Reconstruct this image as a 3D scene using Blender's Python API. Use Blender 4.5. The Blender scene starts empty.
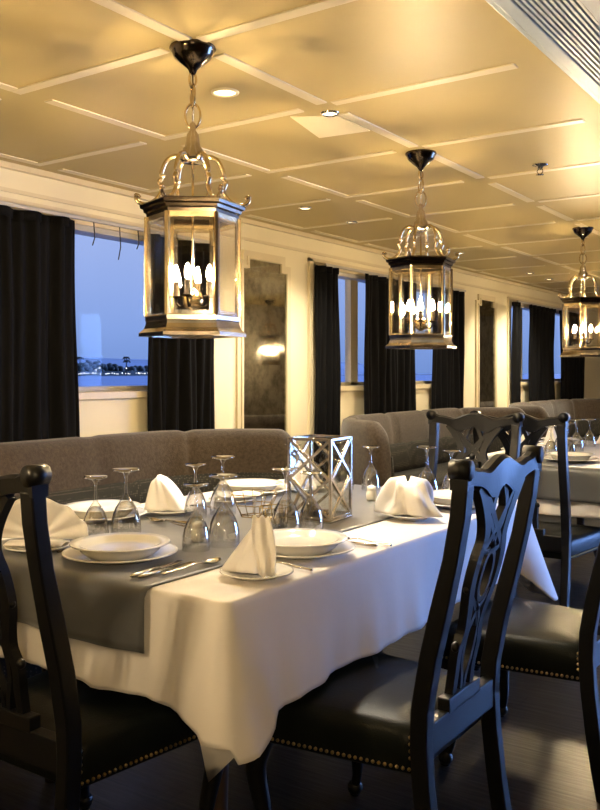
import bpy, bmesh, math, random
from mathutils import Vector, Matrix
random.seed(7)
PI = math.pi
SC = bpy.context.scene
COL = SC.collection
R = math.radians

# ------------------------------------------------------------------ mesh collector
class MB:
    def __init__(s): s.v = []; s.f = []; s.sm = []
    def add(s, vs, fs, smooth=True):
        o = len(s.v); s.v += [tuple(p) for p in vs]
        for f in fs: s.f.append(tuple(i + o for i in f)); s.sm.append(smooth)
        return s
    def box(s, x0, x1, y0, y1, z0, z1, b=0.0):
        if b <= 0:
            vs = [(x, y, z) for z in (z0, z1) for y in (y0, y1) for x in (x0, x1)]
            return s.add(vs, [(0,2,3,1),(4,5,7,6),(0,1,5,4),(2,6,7,3),(0,4,6,2),(1,3,7,5)], False)
        bm = bmesh.new(); bmesh.ops.create_cube(bm, size=1)
        for v in bm.verts:
            v.co = Vector(((x0+x1)/2 + v.co.x*(x1-x0), (y0+y1)/2 + v.co.y*(y1-y0), (z0+z1)/2 + v.co.z*(z1-z0)))
        bmesh.ops.bevel(bm, geom=list(bm.edges), offset=b, segments=2, affect='EDGES', profile=0.6)
        bm.verts.index_update()
        s.add([v.co[:] for v in bm.verts], [[v.index for v in f.verts] for f in bm.faces], False)
        bm.free(); return s
    def lathe(s, prof, n=24, cx=0, cy=0, cz=0, rot=0.0, smooth=True, squash=None):
        vs = []; fs = []; m = len(prof)
        for i in range(n):
            a = rot + 2*PI*i/n
            for r, z in prof: vs.append((cx + r*math.cos(a), cy + r*math.sin(a), cz + z))
        for i in range(n):
            j = (i+1) % n
            for k in range(m-1):
                r0, r1 = prof[k][0], prof[k+1][0]
                a, b, c, d = i*m+k, j*m+k, j*m+k+1, i*m+k+1
                if r0 < 1e-6 and r1 < 1e-6: continue
                if r0 < 1e-6: fs.append((a, c, d))
                elif r1 < 1e-6: fs.append((a, b, d))
                else: fs.append((a, b, c, d))
        return s.add(vs, fs, smooth)
    def tube(s, pts, rad, n=8, closed=False, smooth=True, flat=1.0, cap=True):
        P = [Vector(p) for p in pts]; m = len(P)
        rr = rad if isinstance(rad, (list, tuple)) else [rad]*m
        vs = []; fs = []; ref = None
        for i in range(m):
            if closed: t = P[(i+1) % m] - P[i-1]
            else: t = P[min(i+1, m-1)] - P[max(i-1, 0)]
            t.normalize()
            if ref is None:
                ref = Vector((0, 0, 1)) if abs(t.z) < .9 else Vector((1, 0, 0))
            u = ref - t*ref.dot(t); u.normalize(); ref = u; w = t.cross(u)
            for k in range(n):
                a = 2*PI*(k+.5)/n
                vs.append(P[i] + (u*math.cos(a)*flat + w*math.sin(a))*rr[i])
        for i in range(m if closed else m-1):
            j = (i+1) % m
            for k in range(n):
                l = (k+1) % n
                fs.append((i*n+k, i*n+l, j*n+l, j*n+k))
        if not closed and cap:
            fs.append(tuple(range(n))[::-1]); fs.append(tuple((m-1)*n+k for k in range(n)))
        return s.add(vs, fs, smooth)
    def grid(s, fn, nu, nv, smooth=True, closeu=False):
        vs = []; fs = []
        for i in range(nu + (0 if closeu else 1)):
            for j in range(nv+1): vs.append(fn(i/nu, j/nv))
        tot = nu + (0 if closeu else 1)
        for i in range(nu):
            ii = (i+1) % tot
            for j in range(nv):
                fs.append((i*(nv+1)+j, ii*(nv+1)+j, ii*(nv+1)+j+1, i*(nv+1)+j+1))
        return s.add(vs, fs, smooth)
    def ball(s, c, r, n=12, sc=(1,1,1)):
        prof = [(math.sin(PI*k/8)*r, -math.cos(PI*k/8)*r) for k in range(9)]
        o = len(s.v); s.lathe(prof, n)
        for i in range(o, len(s.v)):
            x, y, z = s.v[i]; s.v[i] = (c[0]+x*sc[0], c[1]+y*sc[1], c[2]+z*sc[2])
        return s
    def xf(s, M):
        s.v = [tuple(M @ Vector(p)) for p in s.v]; return s
    def build(s, name, mat, parent=None, loc=None, solid=0, sub=0, bevel=0, recalc=True):
        me = bpy.data.meshes.new(name); me.from_pydata(s.v, [], s.f)
        me.polygons.foreach_set('use_smooth', s.sm); me.update()
        if recalc:
            bm = bmesh.new(); bm.from_mesh(me); bmesh.ops.recalc_face_normals(bm, faces=bm.faces); bm.to_mesh(me); bm.free()
        o = bpy.data.objects.new(name, me); COL.objects.link(o)
        if mat: me.materials.append(mat)
        if parent: o.parent = parent
        if loc: o.location = loc
        if solid:
            m = o.modifiers.new('s', 'SOLIDIFY'); m.thickness = solid; m.offset = 0
        if bevel:
            m = o.modifiers.new('b', 'BEVEL'); m.width = bevel; m.segments = 2; m.limit_method = 'ANGLE'
        if sub:
            m = o.modifiers.new('u', 'SUBSURF'); m.levels = sub; m.render_levels = sub
        return o

def spline(pts, k=6, closed=False):
    P = [Vector(p) for p in pts]; n = len(P); out = []
    for i in range(n if closed else n-1):
        if closed: a, b, c, d = P[i-1], P[i], P[(i+1) % n], P[(i+2) % n]
        else: a, b, c, d = P[max(i-1,0)], P[i], P[i+1], P[min(i+2,n-1)]
        for j in range(k):
            t = j/k
            out.append(.5*((2*b)+(c-a)*t+(2*a-5*b+4*c-d)*t*t+(-a+3*b-3*c+d)*t**3))
    if not closed: out.append(P[-1])
    return out

def tag(o, label, cat, group=None):
    o['label'] = label; o['category'] = cat
    if group: o['group'] = group
    return o
def thing(name, label, cat, loc=(0,0,0), rz=0, group=None):
    o = bpy.data.objects.new(name, None); COL.objects.link(o)
    o.empty_display_size = .05
    o.location = loc; o.rotation_euler = (0, 0, rz)
    return tag(o, label, cat, group)
def dup(root, loc, rz=0, label=None, group=None):
    r = root.copy(); COL.objects.link(r); r.location = loc; r.rotation_euler = (root.rotation_euler.x, root.rotation_euler.y, rz)
    if label: r['label'] = label
    if group: r['group'] = group
    for ch in list(root.children):
        c = ch.copy(); COL.objects.link(c); c.parent = r
        for g in list(ch.children):
            d = g.copy(); COL.objects.link(d); d.parent = c
    return r
def struct(o):
    o['kind'] = 'structure'; return o

# ------------------------------------------------------------------ materials
def mat(name, col, rough=.5, metal=0, noise=0, nscale=8, col2=None, bump=0, bscale=40, coat=0, spec=None, emit=None, estr=0, sheen=0, aniso=None, stretch=None):
    m = bpy.data.materials.new(name); m.use_nodes = True
    nt = m.node_tree; N = nt.nodes; L = nt.links; b = N['Principled BSDF']
    b.inputs['Base Color'].default_value = (*col, 1)
    b.inputs['Roughness'].default_value = rough; b.inputs['Metallic'].default_value = metal
    if coat: b.inputs['Coat Weight'].default_value = coat; b.inputs['Coat Roughness'].default_value = .16
    if spec is not None: b.inputs['Specular IOR Level'].default_value = spec
    if sheen: b.inputs['Sheen Weight'].default_value = sheen
    if emit: b.inputs['Emission Color'].default_value = (*emit, 1); b.inputs['Emission Strength'].default_value = estr
    tc = N.new('ShaderNodeTexCoord'); src = tc.outputs['Object']
    if stretch:
        mp = N.new('ShaderNodeMapping'); mp.inputs['Scale'].default_value = stretch
        L.new(src, mp.inputs['Vector']); src = mp.outputs['Vector']
    if noise or col2:
        n = N.new('ShaderNodeTexNoise'); n.inputs['Scale'].default_value = nscale; n.inputs['Detail'].default_value = 5
        L.new(src, n.inputs['Vector'])
        r = N.new('ShaderNodeValToRGB')
        c2 = col2 or tuple(min(1, c*(1-noise)) for c in col)
        r.color_ramp.elements[0].position = .35; r.color_ramp.elements[1].position = .65
        r.color_ramp.elements[0].color = (*c2, 1); r.color_ramp.elements[1].color = (*col, 1)
        L.new(n.outputs['Fac'], r.inputs['Fac']); L.new(r.outputs['Color'], b.inputs['Base Color'])
    if bump:
        n2 = N.new('ShaderNodeTexNoise'); n2.inputs['Scale'].default_value = bscale; n2.inputs['Detail'].default_value = 4
        L.new(src, n2.inputs['Vector'])
        bp = N.new('ShaderNodeBump'); bp.inputs['Strength'].default_value = bump; bp.inputs['Distance'].default_value = .01
        L.new(n2.outputs['Fac'], bp.inputs['Height']); L.new(bp.outputs['Normal'], b.inputs['Normal'])
    return m

def thin_glass(name, tint=(1,1,1), refl=.12, rough=.02, hi=None, pw_=3.2):
    m = bpy.data.materials.new(name); m.use_nodes = True
    nt = m.node_tree; N = nt.nodes; L = nt.links; N.clear()
    out = N.new('ShaderNodeOutputMaterial'); tr = N.new('ShaderNodeBsdfTransparent'); gl = N.new('ShaderNodeBsdfGlossy')
    tr.inputs['Color'].default_value = (*tint, 1); gl.inputs['Roughness'].default_value = rough
    lw = N.new('ShaderNodeLayerWeight'); lw.inputs['Blend'].default_value = .5
    pw = N.new('ShaderNodeMath'); pw.operation = 'POWER'; pw.inputs[1].default_value = pw_
    mp = N.new('ShaderNodeMapRange'); mp.inputs['To Min'].default_value = refl*.35; mp.inputs['To Max'].default_value = hi or min(1, .45+refl)
    L.new(lw.outputs['Facing'], pw.inputs[0]); L.new(pw.outputs[0], mp.inputs['Value'])
    tn = N.new('ShaderNodeTexNoise'); tn.inputs['Scale'].default_value = 3
    bp = N.new('ShaderNodeBump'); bp.inputs['Strength'].default_value = .04
    L.new(tn.outputs['Fac'], bp.inputs['Height']); L.new(bp.outputs['Normal'], gl.inputs['Normal'])
    mx = N.new('ShaderNodeMixShader')
    L.new(mp.outputs['Result'], mx.inputs['Fac']); L.new(tr.outputs[0], mx.inputs[1]); L.new(gl.outputs[0], mx.inputs[2])
    L.new(mx.outputs[0], out.inputs['Surface'])
    return m

M = {}
M['black'] = mat('black_lacquer', (.0025,.0025,.003), .44, noise=.4, nscale=20, coat=.08, spec=.33)
M['leather'] = mat('dark_leather', (.007,.009,.0075), .38, bump=.10, bscale=220, noise=.3, nscale=6, spec=.16)
M['nail'] = mat('brass_nail', (.5,.36,.16), .3, 1, noise=.2)
M['cloth'] = mat('white_damask', (.84,.79,.74), .62, bump=.16, bscale=9, noise=.05, nscale=3, sheen=.15)
M['runner'] = mat('grey_satin', (.085,.088,.092), .42, bump=.12, bscale=10, noise=.12, nscale=5, sheen=.3)
M['napkin'] = mat('white_linen', (.88,.85,.82), .75, bump=.12, bscale=30, noise=.04)
M['china'] = mat('glazed_china', (.85,.83,.76), .12, noise=.03, coat=.4)
M['steel'] = mat('polished_steel', (.62,.56,.46), .16, 1, noise=.15, nscale=12)
M['brass'] = mat('aged_brass', (.88,.70,.40), .24, 1, noise=.35, nscale=25)
M['bronze'] = mat('dark_bronze', (.13,.10,.07), .18, 1, noise=.5, nscale=18)
M['silver'] = mat('silvered_bronze', (.66,.58,.48), .2, 1, noise=.4, nscale=14)
M['sleeve'] = mat('dull_brown_sleeve', (.006,.004,.002), .7, noise=.15, spec=.03)
M['candle'] = mat('cream_candle_sleeve', (.8,.66,.4), .5, noise=.08)
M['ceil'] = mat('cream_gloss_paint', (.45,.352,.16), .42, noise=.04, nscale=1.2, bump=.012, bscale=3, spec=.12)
M['mould'] = mat('cream_moulding', (.63,.54,.35), .35, noise=.03)
M['wall'] = mat('cream_wall_paint', (.74,.665,.46), .45, noise=.04, nscale=2)
M['wallr'] = mat('grey_panel_paint', (.30,.28,.24), .5, noise=.04, nscale=2)
M['curtain'] = mat('black_velvet', (.004,.004,.0045), .8, spec=.10, noise=.4, nscale=30, bump=.1, bscale=60, stretch=(1,1,.15))
M['chenille'] = mat('brown_chenille', (.062,.046,.031), .9, bump=.35, bscale=160, spec=.15, col2=(.040,.029,.020), nscale=60, sheen=.2)
M['dotted'] = mat('dark_dotted_fabric', (.05,.048,.04), .9, spec=.15)
M['wood'] = mat('dark_table_wood', (.05,.03,.02), .4, noise=.4, nscale=6, stretch=(1,8,1))
M['grille'] = mat('grey_enamel', (.42,.49,.55), .3, noise=.06)
M['dark'] = mat('vent_dark_void', (.02,.022,.024), .8, noise=.2)
M['chrome'] = mat('chrome', (.7,.68,.62), .12, 1, noise=.1)
M['winframe'] = mat('window_frame_grey', (.42,.40,.36), .4, noise=.1)
M['pane'] = thin_glass('lantern_glass', (.985,.975,.95), .08)
M['bevel'] = thin_glass('bevelled_edge_glass', (.93,.88,.76), .5, .12)
M['win'] = thin_glass('window_glass', (.96,.97,.98), .02, .02, .09)
M['crystal'] = thin_glass('crystal_panel', (.95,.95,.92), .2)
def glassmat():
    m = thin_glass('goblet_glass', (.985,.98,.965), .30, .05, 1.0, 1.5); return m
M['goblet'] = glassmat()
M['bulb'] = mat('lit_bulb', (1,.8,.5), .3, noise=.01, emit=(1,.76,.45), estr=2600)
M['lens'] = mat('lit_downlight_lens', (1,.9,.7), .3, noise=.01, emit=(1,.80,.48), estr=6)
M['lightpatch'] = mat('painted_light_patch', (.80,.70,.46), .4, noise=.03)  # paler colour standing in for light cast on the ceiling

# dotted fabric: tiny light dots
def dotted(m):
    nt = m.node_tree; N = nt.nodes; L = nt.links; b = N['Principled BSDF']
    tc = N.new('ShaderNodeTexCoord'); v = N.new('ShaderNodeTexVoronoi'); v.inputs['Scale'].default_value = 75; v.inputs['Randomness'].default_value = .25
    r = N.new('ShaderNodeValToRGB'); r.color_ramp.elements[0].position = .22; r.color_ramp.elements[1].position = .32
    r.color_ramp.elements[0].color = (.095,.085,.065,1); r.color_ramp.elements[1].color = (.026,.025,.021,1)
    L.new(tc.outputs['Object'], v.inputs['Vector']); L.new(v.outputs['Distance'], r.inputs['Fac']); L.new(r.outputs['Color'], b.inputs['Base Color'])
dotted(M['dotted'])

def floor_mat():
    m = mat('dark_plank_floor', (.03,.024,.018), .33, spec=.5)
    nt = m.node_tree; N = nt.nodes; L = nt.links; b = N['Principled BSDF']
    tc = N.new('ShaderNodeTexCoord'); mp = N.new('ShaderNodeMapping'); mp.inputs['Rotation'].default_value = (0,0,0)
    br = N.new('ShaderNodeTexBrick'); br.inputs['Scale'].default_value = 1; br.inputs['Brick Width'].default_value = 1.2; br.inputs['Row Height'].default_value = .12
    br.inputs['Mortar Size'].default_value = .004; br.inputs['Color1'].default_value = (.020,.017,.014,1); br.inputs['Color2'].default_value = (.011,.009,.008,1); br.inputs['Mortar'].default_value = (.004,.004,.004,1)
    L.new(tc.outputs['Object'], mp.inputs['Vector']); L.new(mp.outputs['Vector'], br.inputs['Vector']); L.new(br.outputs['Color'], b.inputs['Base Color'])
    n = N.new('ShaderNodeTexNoise'); n.inputs['Scale'].default_value = 6; n.inputs['Detail'].default_value = 8
    mp2 = N.new('ShaderNodeMapping'); mp2.inputs['Scale'].default_value = (1, 9, 1)
    L.new(tc.outputs['Object'], mp2.inputs['Vector']); L.new(mp2.outputs['Vector'], n.inputs['Vector'])
    mr = N.new('ShaderNodeMapRange'); mr.inputs['To Min'].default_value = .22; mr.inputs['To Max'].default_value = .5
    L.new(n.outputs['Fac'], mr.inputs['Value']); L.new(mr.outputs['Result'], b.inputs['Roughness'])
    bp = N.new('ShaderNodeBump'); bp.inputs['Strength'].default_value = .15; bp.inputs['Distance'].default_value = .01
    L.new(n.outputs['Fac'], bp.inputs['Height']); L.new(bp.outputs['Normal'], b.inputs['Normal'])
    return m
M['floor'] = floor_mat()

def mirror_mat():
    m = mat('antique_mirror', (.36,.34,.29), .05, 1)
    nt = m.node_tree; N = nt.nodes; L = nt.links; b = N['Principled BSDF']
    tc = N.new('ShaderNodeTexCoord'); n = N.new('ShaderNodeTexNoise'); n.inputs['Scale'].default_value = 7; n.inputs['Detail'].default_value = 9; n.inputs['Roughness'].default_value = .75
    L.new(tc.outputs['Object'], n.inputs['Vector'])
    r = N.new('ShaderNodeValToRGB'); r.color_ramp.elements[0].position = .38; r.color_ramp.elements[1].position = .56
    r.color_ramp.elements[0].color = (.20,.19,.16,1); r.color_ramp.elements[1].color = (.42,.40,.35,1)
    L.new(n.outputs['Fac'], r.inputs['Fac']); L.new(r.outputs['Color'], b.inputs['Base Color'])
    mr = N.new('ShaderNodeMapRange'); mr.inputs['From Min'].default_value=.35; mr.inputs['From Max'].default_value=.6; mr.inputs['To Min'].default_value = .08; mr.inputs['To Max'].default_value = .02
    L.new(n.outputs['Fac'], mr.inputs['Value']); L.new(mr.outputs['Result'], b.inputs['Roughness'])
    return m
M['mirror'] = mirror_mat()

# ------------------------------------------------------------------ room dimensions (metres; Y runs down the room)
CZ = 2.38          # ceiling
XL = -3.85         # left wall inner face
XR = 1.05           # right wall inner face
Y0, Y1 = -3.0, 16.0
SILL, HEAD = 1.17, 2.13
WINS = [(1.35, 4.45), (5.84, 8.60), (10.12, 12.95), (14.3, 15.6)]

# floor and ceiling
struct(MB().box(XL-.3, XR+.3, Y0-.2, Y1+.2, -.1, 0).build('floor', M['floor']))
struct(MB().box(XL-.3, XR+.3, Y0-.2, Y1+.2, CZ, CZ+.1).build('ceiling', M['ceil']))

# left wall: piers, apron below the sills and frieze above the windows
def wall_with_openings(x0, x1, wins, name, m, SILL=SILL):
    b = MB(); y = Y0
    b.box(x0, x1, Y0, Y1, 0, SILL); b.box(x0, x1, Y0, Y1, HEAD, CZ)
    for a, c in wins:
        b.box(x0, x1, y, a, SILL, HEAD); y = c
    b.box(x0, x1, y, Y1, SILL, HEAD)
    return struct(b.build(name, m))
wall_with_openings(XL-.16, XL, WINS, 'wall_left', M['wall'])
RW = [(6.1, 7.75), (7.95, 9.6)]
wall_with_openings(XR, XR+.16, RW, 'wall_right', M['wood'], .06)
struct(MB().box(XR-.03, XR, 10.4, Y1, 0, CZ).build('wall_aft', M['wallr']))
struct(MB().box(XL-.16, XR+.16, Y1, Y1+.1, 0, CZ).build('wall_back', M['wallr']))
struct(MB().box(XL-.16, XR+.16, Y0-.1, Y0, 0, CZ).build('wall_front', M['wood']))
# window units: frame, sill ledge, glass
tn = 1
for i, (a, c) in enumerate(WINS):
    f = MB(); x0, x1 = XL-.15, XL-.09; w = .05
    f.box(x0, x1, a, c, SILL, SILL+.03); f.box(x0, x1, a, c, HEAD-.03, HEAD)
    f.box(x0, x1, a, a+w, SILL, HEAD); f.box(x0, x1, c-w, c, SILL, HEAD)
    muls = {0: [2.55], 1: [6.60, 7.62], 2: [10.72, 11.85], 3: [15]}[i]
    for my in muls: f.box(x0, x1, my-.06, my+.06, SILL, HEAD)
    root = struct(f.build('window_%d' % (i+1), M['mould'] if i else M['winframe']))
    MB().box(XL-.125, XL-.119, a+.01, c-.01, SILL+.01, HEAD-.01).build('glass', M['win'], root)
    s = MB().box(XL-.09, XL+.03, a+.003, c-.003, SILL-.045, SILL, .006); s.build('sill', M['mould'], root)
    MB().box(XL-.085, XL+.005, a+.002, c-.002, HEAD-.035, HEAD-.002).build('head_rail', M['winframe'], root)
for i, (a, c) in enumerate(RW):
    f = MB(); x0, x1 = XR+.09, XR+.15
    for y in (a, (a+c)/2-.03, c-.06): f.box(x0, x1, y, y+.06, .06, HEAD)
    f.box(x0, x1, a, c, .06, .12); f.box(x0, x1, a, c, HEAD-.04, HEAD)
    root = struct(f.build('window_%d' % (i+5), M['mould']))
    MB().box(XR+.118, XR+.122, a, c, .06, HEAD).build('glass', M['win'], root)
# trims on the left wall: cornice, frieze beads, casing round each window bay, mirror surrounds
def trim(b, m='mould'):
    global tn
    o = struct(b.build('trim_%d' % tn, M[m])); tn += 1; return o
b = MB().box(XL, XL+.035, Y0, Y1, CZ-.03, CZ); b.box(XL, XL+.015, Y0, Y1, CZ-.15, CZ-.13); trim(b)
for a, c in WINS[:3]:
    b = MB()
    for o_, t_, w_ in ((.06, .022, .055), (.0, .012, .06)):
        b.box(XL, XL+t_, a-o_-w_, a-o_, .0, HEAD+.06); b.box(XL, XL+t_, c+o_, c+o_+w_, 0, HEAD+.06)
        b.box(XL, XL+t_, a-o_-w_, c+o_+w_, HEAD+o_*.6, HEAD+o_*.6+.03)
    trim(b)
# raised ceiling mouldings, pinwheel grid
b = MB()
gx = [-3.72, -2.82, -1.93]; gy = [2.18 + .82*k for k in range(-4, 17)]
hw = .025
def strip(x0, x1, y0, y1):
    b.box(x0, x1, y0, y1, CZ-.005, CZ+.002, .003)
for x in gx:
    for k in range(len(gy)-1): strip(x-hw, x+hw, gy[k]+.14, gy[k+1]-hw)
for y in gy:
    strip(gx[0]-hw, gx[1]-.14, y-hw, y+hw); strip(gx[1]-hw, gx[2]-.12, y-hw, y+hw); strip(gx[2]+.04, -1.12, y-hw, y+hw)
trim(b)
# baseboard
struct(MB().box(XL, XL+.02, Y0, Y1, 0, .1).build('baseboard_left', M['mould']))

# mirrors between the windows
def mirror(yc, w, label, tilt):
    z0, z1 = .80, 2.10
    t = thing('wall_mirror', label, 'mirror', (XL, yc, 0), 0, 'mirrors between the windows')
    n = .07
    def outline(e):
        h = w/2+e; s = n
        return [(-h, z0-e), (h, z0-e), (h, z1-s+e), (h-s, z1-s+e), (h-s, z1+e), (-h+s, z1+e), (-h+s, z1-s+e), (-h, z1-s+e)]
    pts = outline(0); k = len(pts)
    tl = math.tan(tilt)
    g = MB().add([(.012+p[0]*tl, p[0], p[1]) for p in pts], [tuple(range(k))], False)
    g.add([(-.0, p[0], p[1]) for p in pts], [tuple(range(k))[::-1]], False)
    n0 = 0
    g.f += [(i, (i+1) % k, k+(i+1) % k, k+i) for i in range(k)]; g.sm += [False]*k
    g.build('mirror_glass', M['mirror'], t)
    f = MB(); A = outline(.002); B = outline(.06)
    for (P, Q, x0, x1) in ((A, outline(.022), .0, .03), (outline(.022), B, 0, .02)):
        vs = [(x1, p[0], p[1]) for p in P] + [(x1, p[0], p[1]) for p in Q] + [(x0, p[0], p[1]) for p in P] + [(x0, p[0], p[1]) for p in Q]
        fs = []
        for i in range(k):
            j = (i+1) % k
            fs += [(i, j, k+j, k+i), (i, 2*k+i, 2*k+j, j), (k+i, k+j, 3*k+j, 3*k+i)]
        f.add(vs, fs, False)
    f.build('frame', M['mould'], t)
mirror(5.14, .53, 'tall smoky wall mirror left of the middle lantern, behind the long brown banquette', R(1.2))
mirror(9.36, .5, 'narrow dark wall mirror right of the middle lantern, above the empty chair backs', R(0))

# ------------------------------------------------------------------ outside: river, far bank
struct(MB().box(-3000, XL-1.5, -1500, 3000, -1.9, -1.8).build('river_water', mat('river_water', (.10,.15,.26), .6, noise=.2, nscale=.05, bump=.3, bscale=.6, spec=.12)))
tb = MB()
for i in range(1100):
    y = -40 + i*.82; x = -650 + random.uniform(-8, 8)
    top = 8.5 + 4.5*math.sin(i*.043)*math.sin(i*.0173+1) + 2.2*math.sin(i*.19)
    w = random.uniform(1.6, 4.2); z = random.uniform(.1, 1)**.7*top
    tb.ball((x, y, -1.8+z), 1, 6, (w, w, w*random.uniform(.6, 1.1)))
    if random.random() < .018:
        hh = random.uniform(14, 19); tb.tube([(x+8, y, -1.8), (x+8, y+.6, -1.8+hh)], .35, 5)
        for k in range(9):
            a = 2*PI*k/9
            tb.tube([(x+8, y+.6, -1.8+hh), (x+8+math.cos(a)*2.2, y+.6+math.sin(a)*2.2, -1+hh), (x+8+math.cos(a)*4, y+.6+math.sin(a)*4, -3.4+hh)], [.5,.8,.15], 4)
tb.box(-662, -640, -60, 900, -2, 3)
o = tb.build('riverside_trees', mat('dusk_trees', (.012,.018,.022), .9, noise=.3, nscale=.1)); tag(o, 'dark line of trees and palms along the far river bank', 'trees'); o['kind'] = 'stuff'
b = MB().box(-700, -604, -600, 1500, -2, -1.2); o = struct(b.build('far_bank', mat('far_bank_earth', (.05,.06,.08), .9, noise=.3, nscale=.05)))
hb = MB()
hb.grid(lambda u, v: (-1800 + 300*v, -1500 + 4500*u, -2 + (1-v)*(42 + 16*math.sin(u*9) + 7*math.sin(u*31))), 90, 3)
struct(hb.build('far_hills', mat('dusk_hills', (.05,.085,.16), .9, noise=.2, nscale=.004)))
lb = MB()
for i in range(240):
    y = 40 + i*2.6 + random.uniform(-1, 1)
    if random.random() < .72: lb.ball((-601, y, -1.8 + random.choice((2.2, 2.6, 3.0))), random.uniform(.25, .62), 6)
for i in range(26): lb.ball((-600 + random.uniform(-6, 0), random.uniform(30, 600), random.uniform(3, 9)), .55, 6)
for k in range(14): lb.ball((-600, 262 + random.uniform(-5, 5), 8.2 + random.uniform(-2.5, 6)), .8, 6)
o = lb.build('shore_lights', mat('shore_lamp', (1,.9,.7), .5, emit=(1,.86,.62), estr=2.2, noise=.01)); tag(o, 'string of tiny lit lamps along the far river bank', 'lights'); o['kind'] = 'stuff'

# ------------------------------------------------------------------ curtains
def curtain(ya, yb, label, folds=5, tie=0.0, group='black window curtains', seed=0):
    rnd = random.Random(seed); ph = [rnd.uniform(0, 6) for _ in range(4)]
    zt, zb = HEAD-.01, .03; W = yb-ya
    def fn(u, v):
        z = zt + (zb-zt)*v
        uu = u + .02*math.sin(6*v+ph[0])*math.sin(PI*u)
        y = ya + W*uu + (tie*W*v*u)
        amp = .028*(.5+.7*v)
        x = XL + .085 + amp*math.sin(uu*folds*2*PI+ph[1]) + .014*math.sin(uu*folds*4.7*PI+ph[2]+v*1.5) + .008*math.sin(v*9+uu*14+ph[3])
        return (x, y, z)
    b = MB().grid(fn, 26*max(3, folds), 26)
    yc = (ya+yb)/2
    b.v = [(x, y-yc, z) for x, y, z in b.v]
    t = thing('curtain', label, 'curtain', (0, yc, 0), 0, group)
    b.build('drape', M['curtain'], t, solid=.006)
    h = MB(); h.grid(lambda u, v: (XL+.085+.03*math.sin(u*folds*2*PI+ph[1]), ya-yc+W*u, zt+.012-.05*v), 60, 2); h.build('heading_tape', M['curtain'], t, solid=.01)
curtain(1.55, 3.30, 'broad black curtain at far left, left of the big river window', 9, .03, seed=1)
curtain(3.86, 4.50, 'black curtain hanging behind the foremost lantern, right of the river view', 4, 0, seed=2)
curtain(5.74, 6.03, 'narrow black curtain just right of the first wall mirror', 3, 0.08, seed=3)
curtain(6.46, 7.42, 'wide black curtain in the middle of the second window, behind the middle lantern', 6, 0, seed=4)
curtain(7.86, 8.56, 'black curtain just left of the narrow second mirror', 5, 0, seed=5)
curtain(10.03, 10.20, 'thin black curtain strip just right of the second mirror', 2, 0, seed=6)
curtain(10.54, 11.50, 'black curtain between the two narrow panes of the third window', 6, 0, seed=7)
curtain(11.75, 12.85, 'black curtain partly hidden by the farthest lantern', 6, 0, seed=8)
# curtain tracks
for i, (a, c) in enumerate(WINS[:3]):
    t = thing('curtain_track', ['slim metal curtain track across the top of the big left window', 'slim metal curtain track across the top of the second window', 'slim metal curtain track across the top of the third window'][i], 'curtain track', (XL+.085, 0, HEAD+.015), 0, 'curtain tracks')
    MB().box(-.012, .012, a+.01, c-.01, -.008, .012, .003).build('rail', M['winframe'], t)
    if i == 0:
        for y, l in ((3.42, .07), (3.62, .13), (3.77, .05)):
            MB().tube([(0, y, -.008), (.004, y+.004, -.06-l*.5), (-.004, y-.006, -.07-l)], .0035, 5).build('pull_cord', M['dark'], t)

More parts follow.
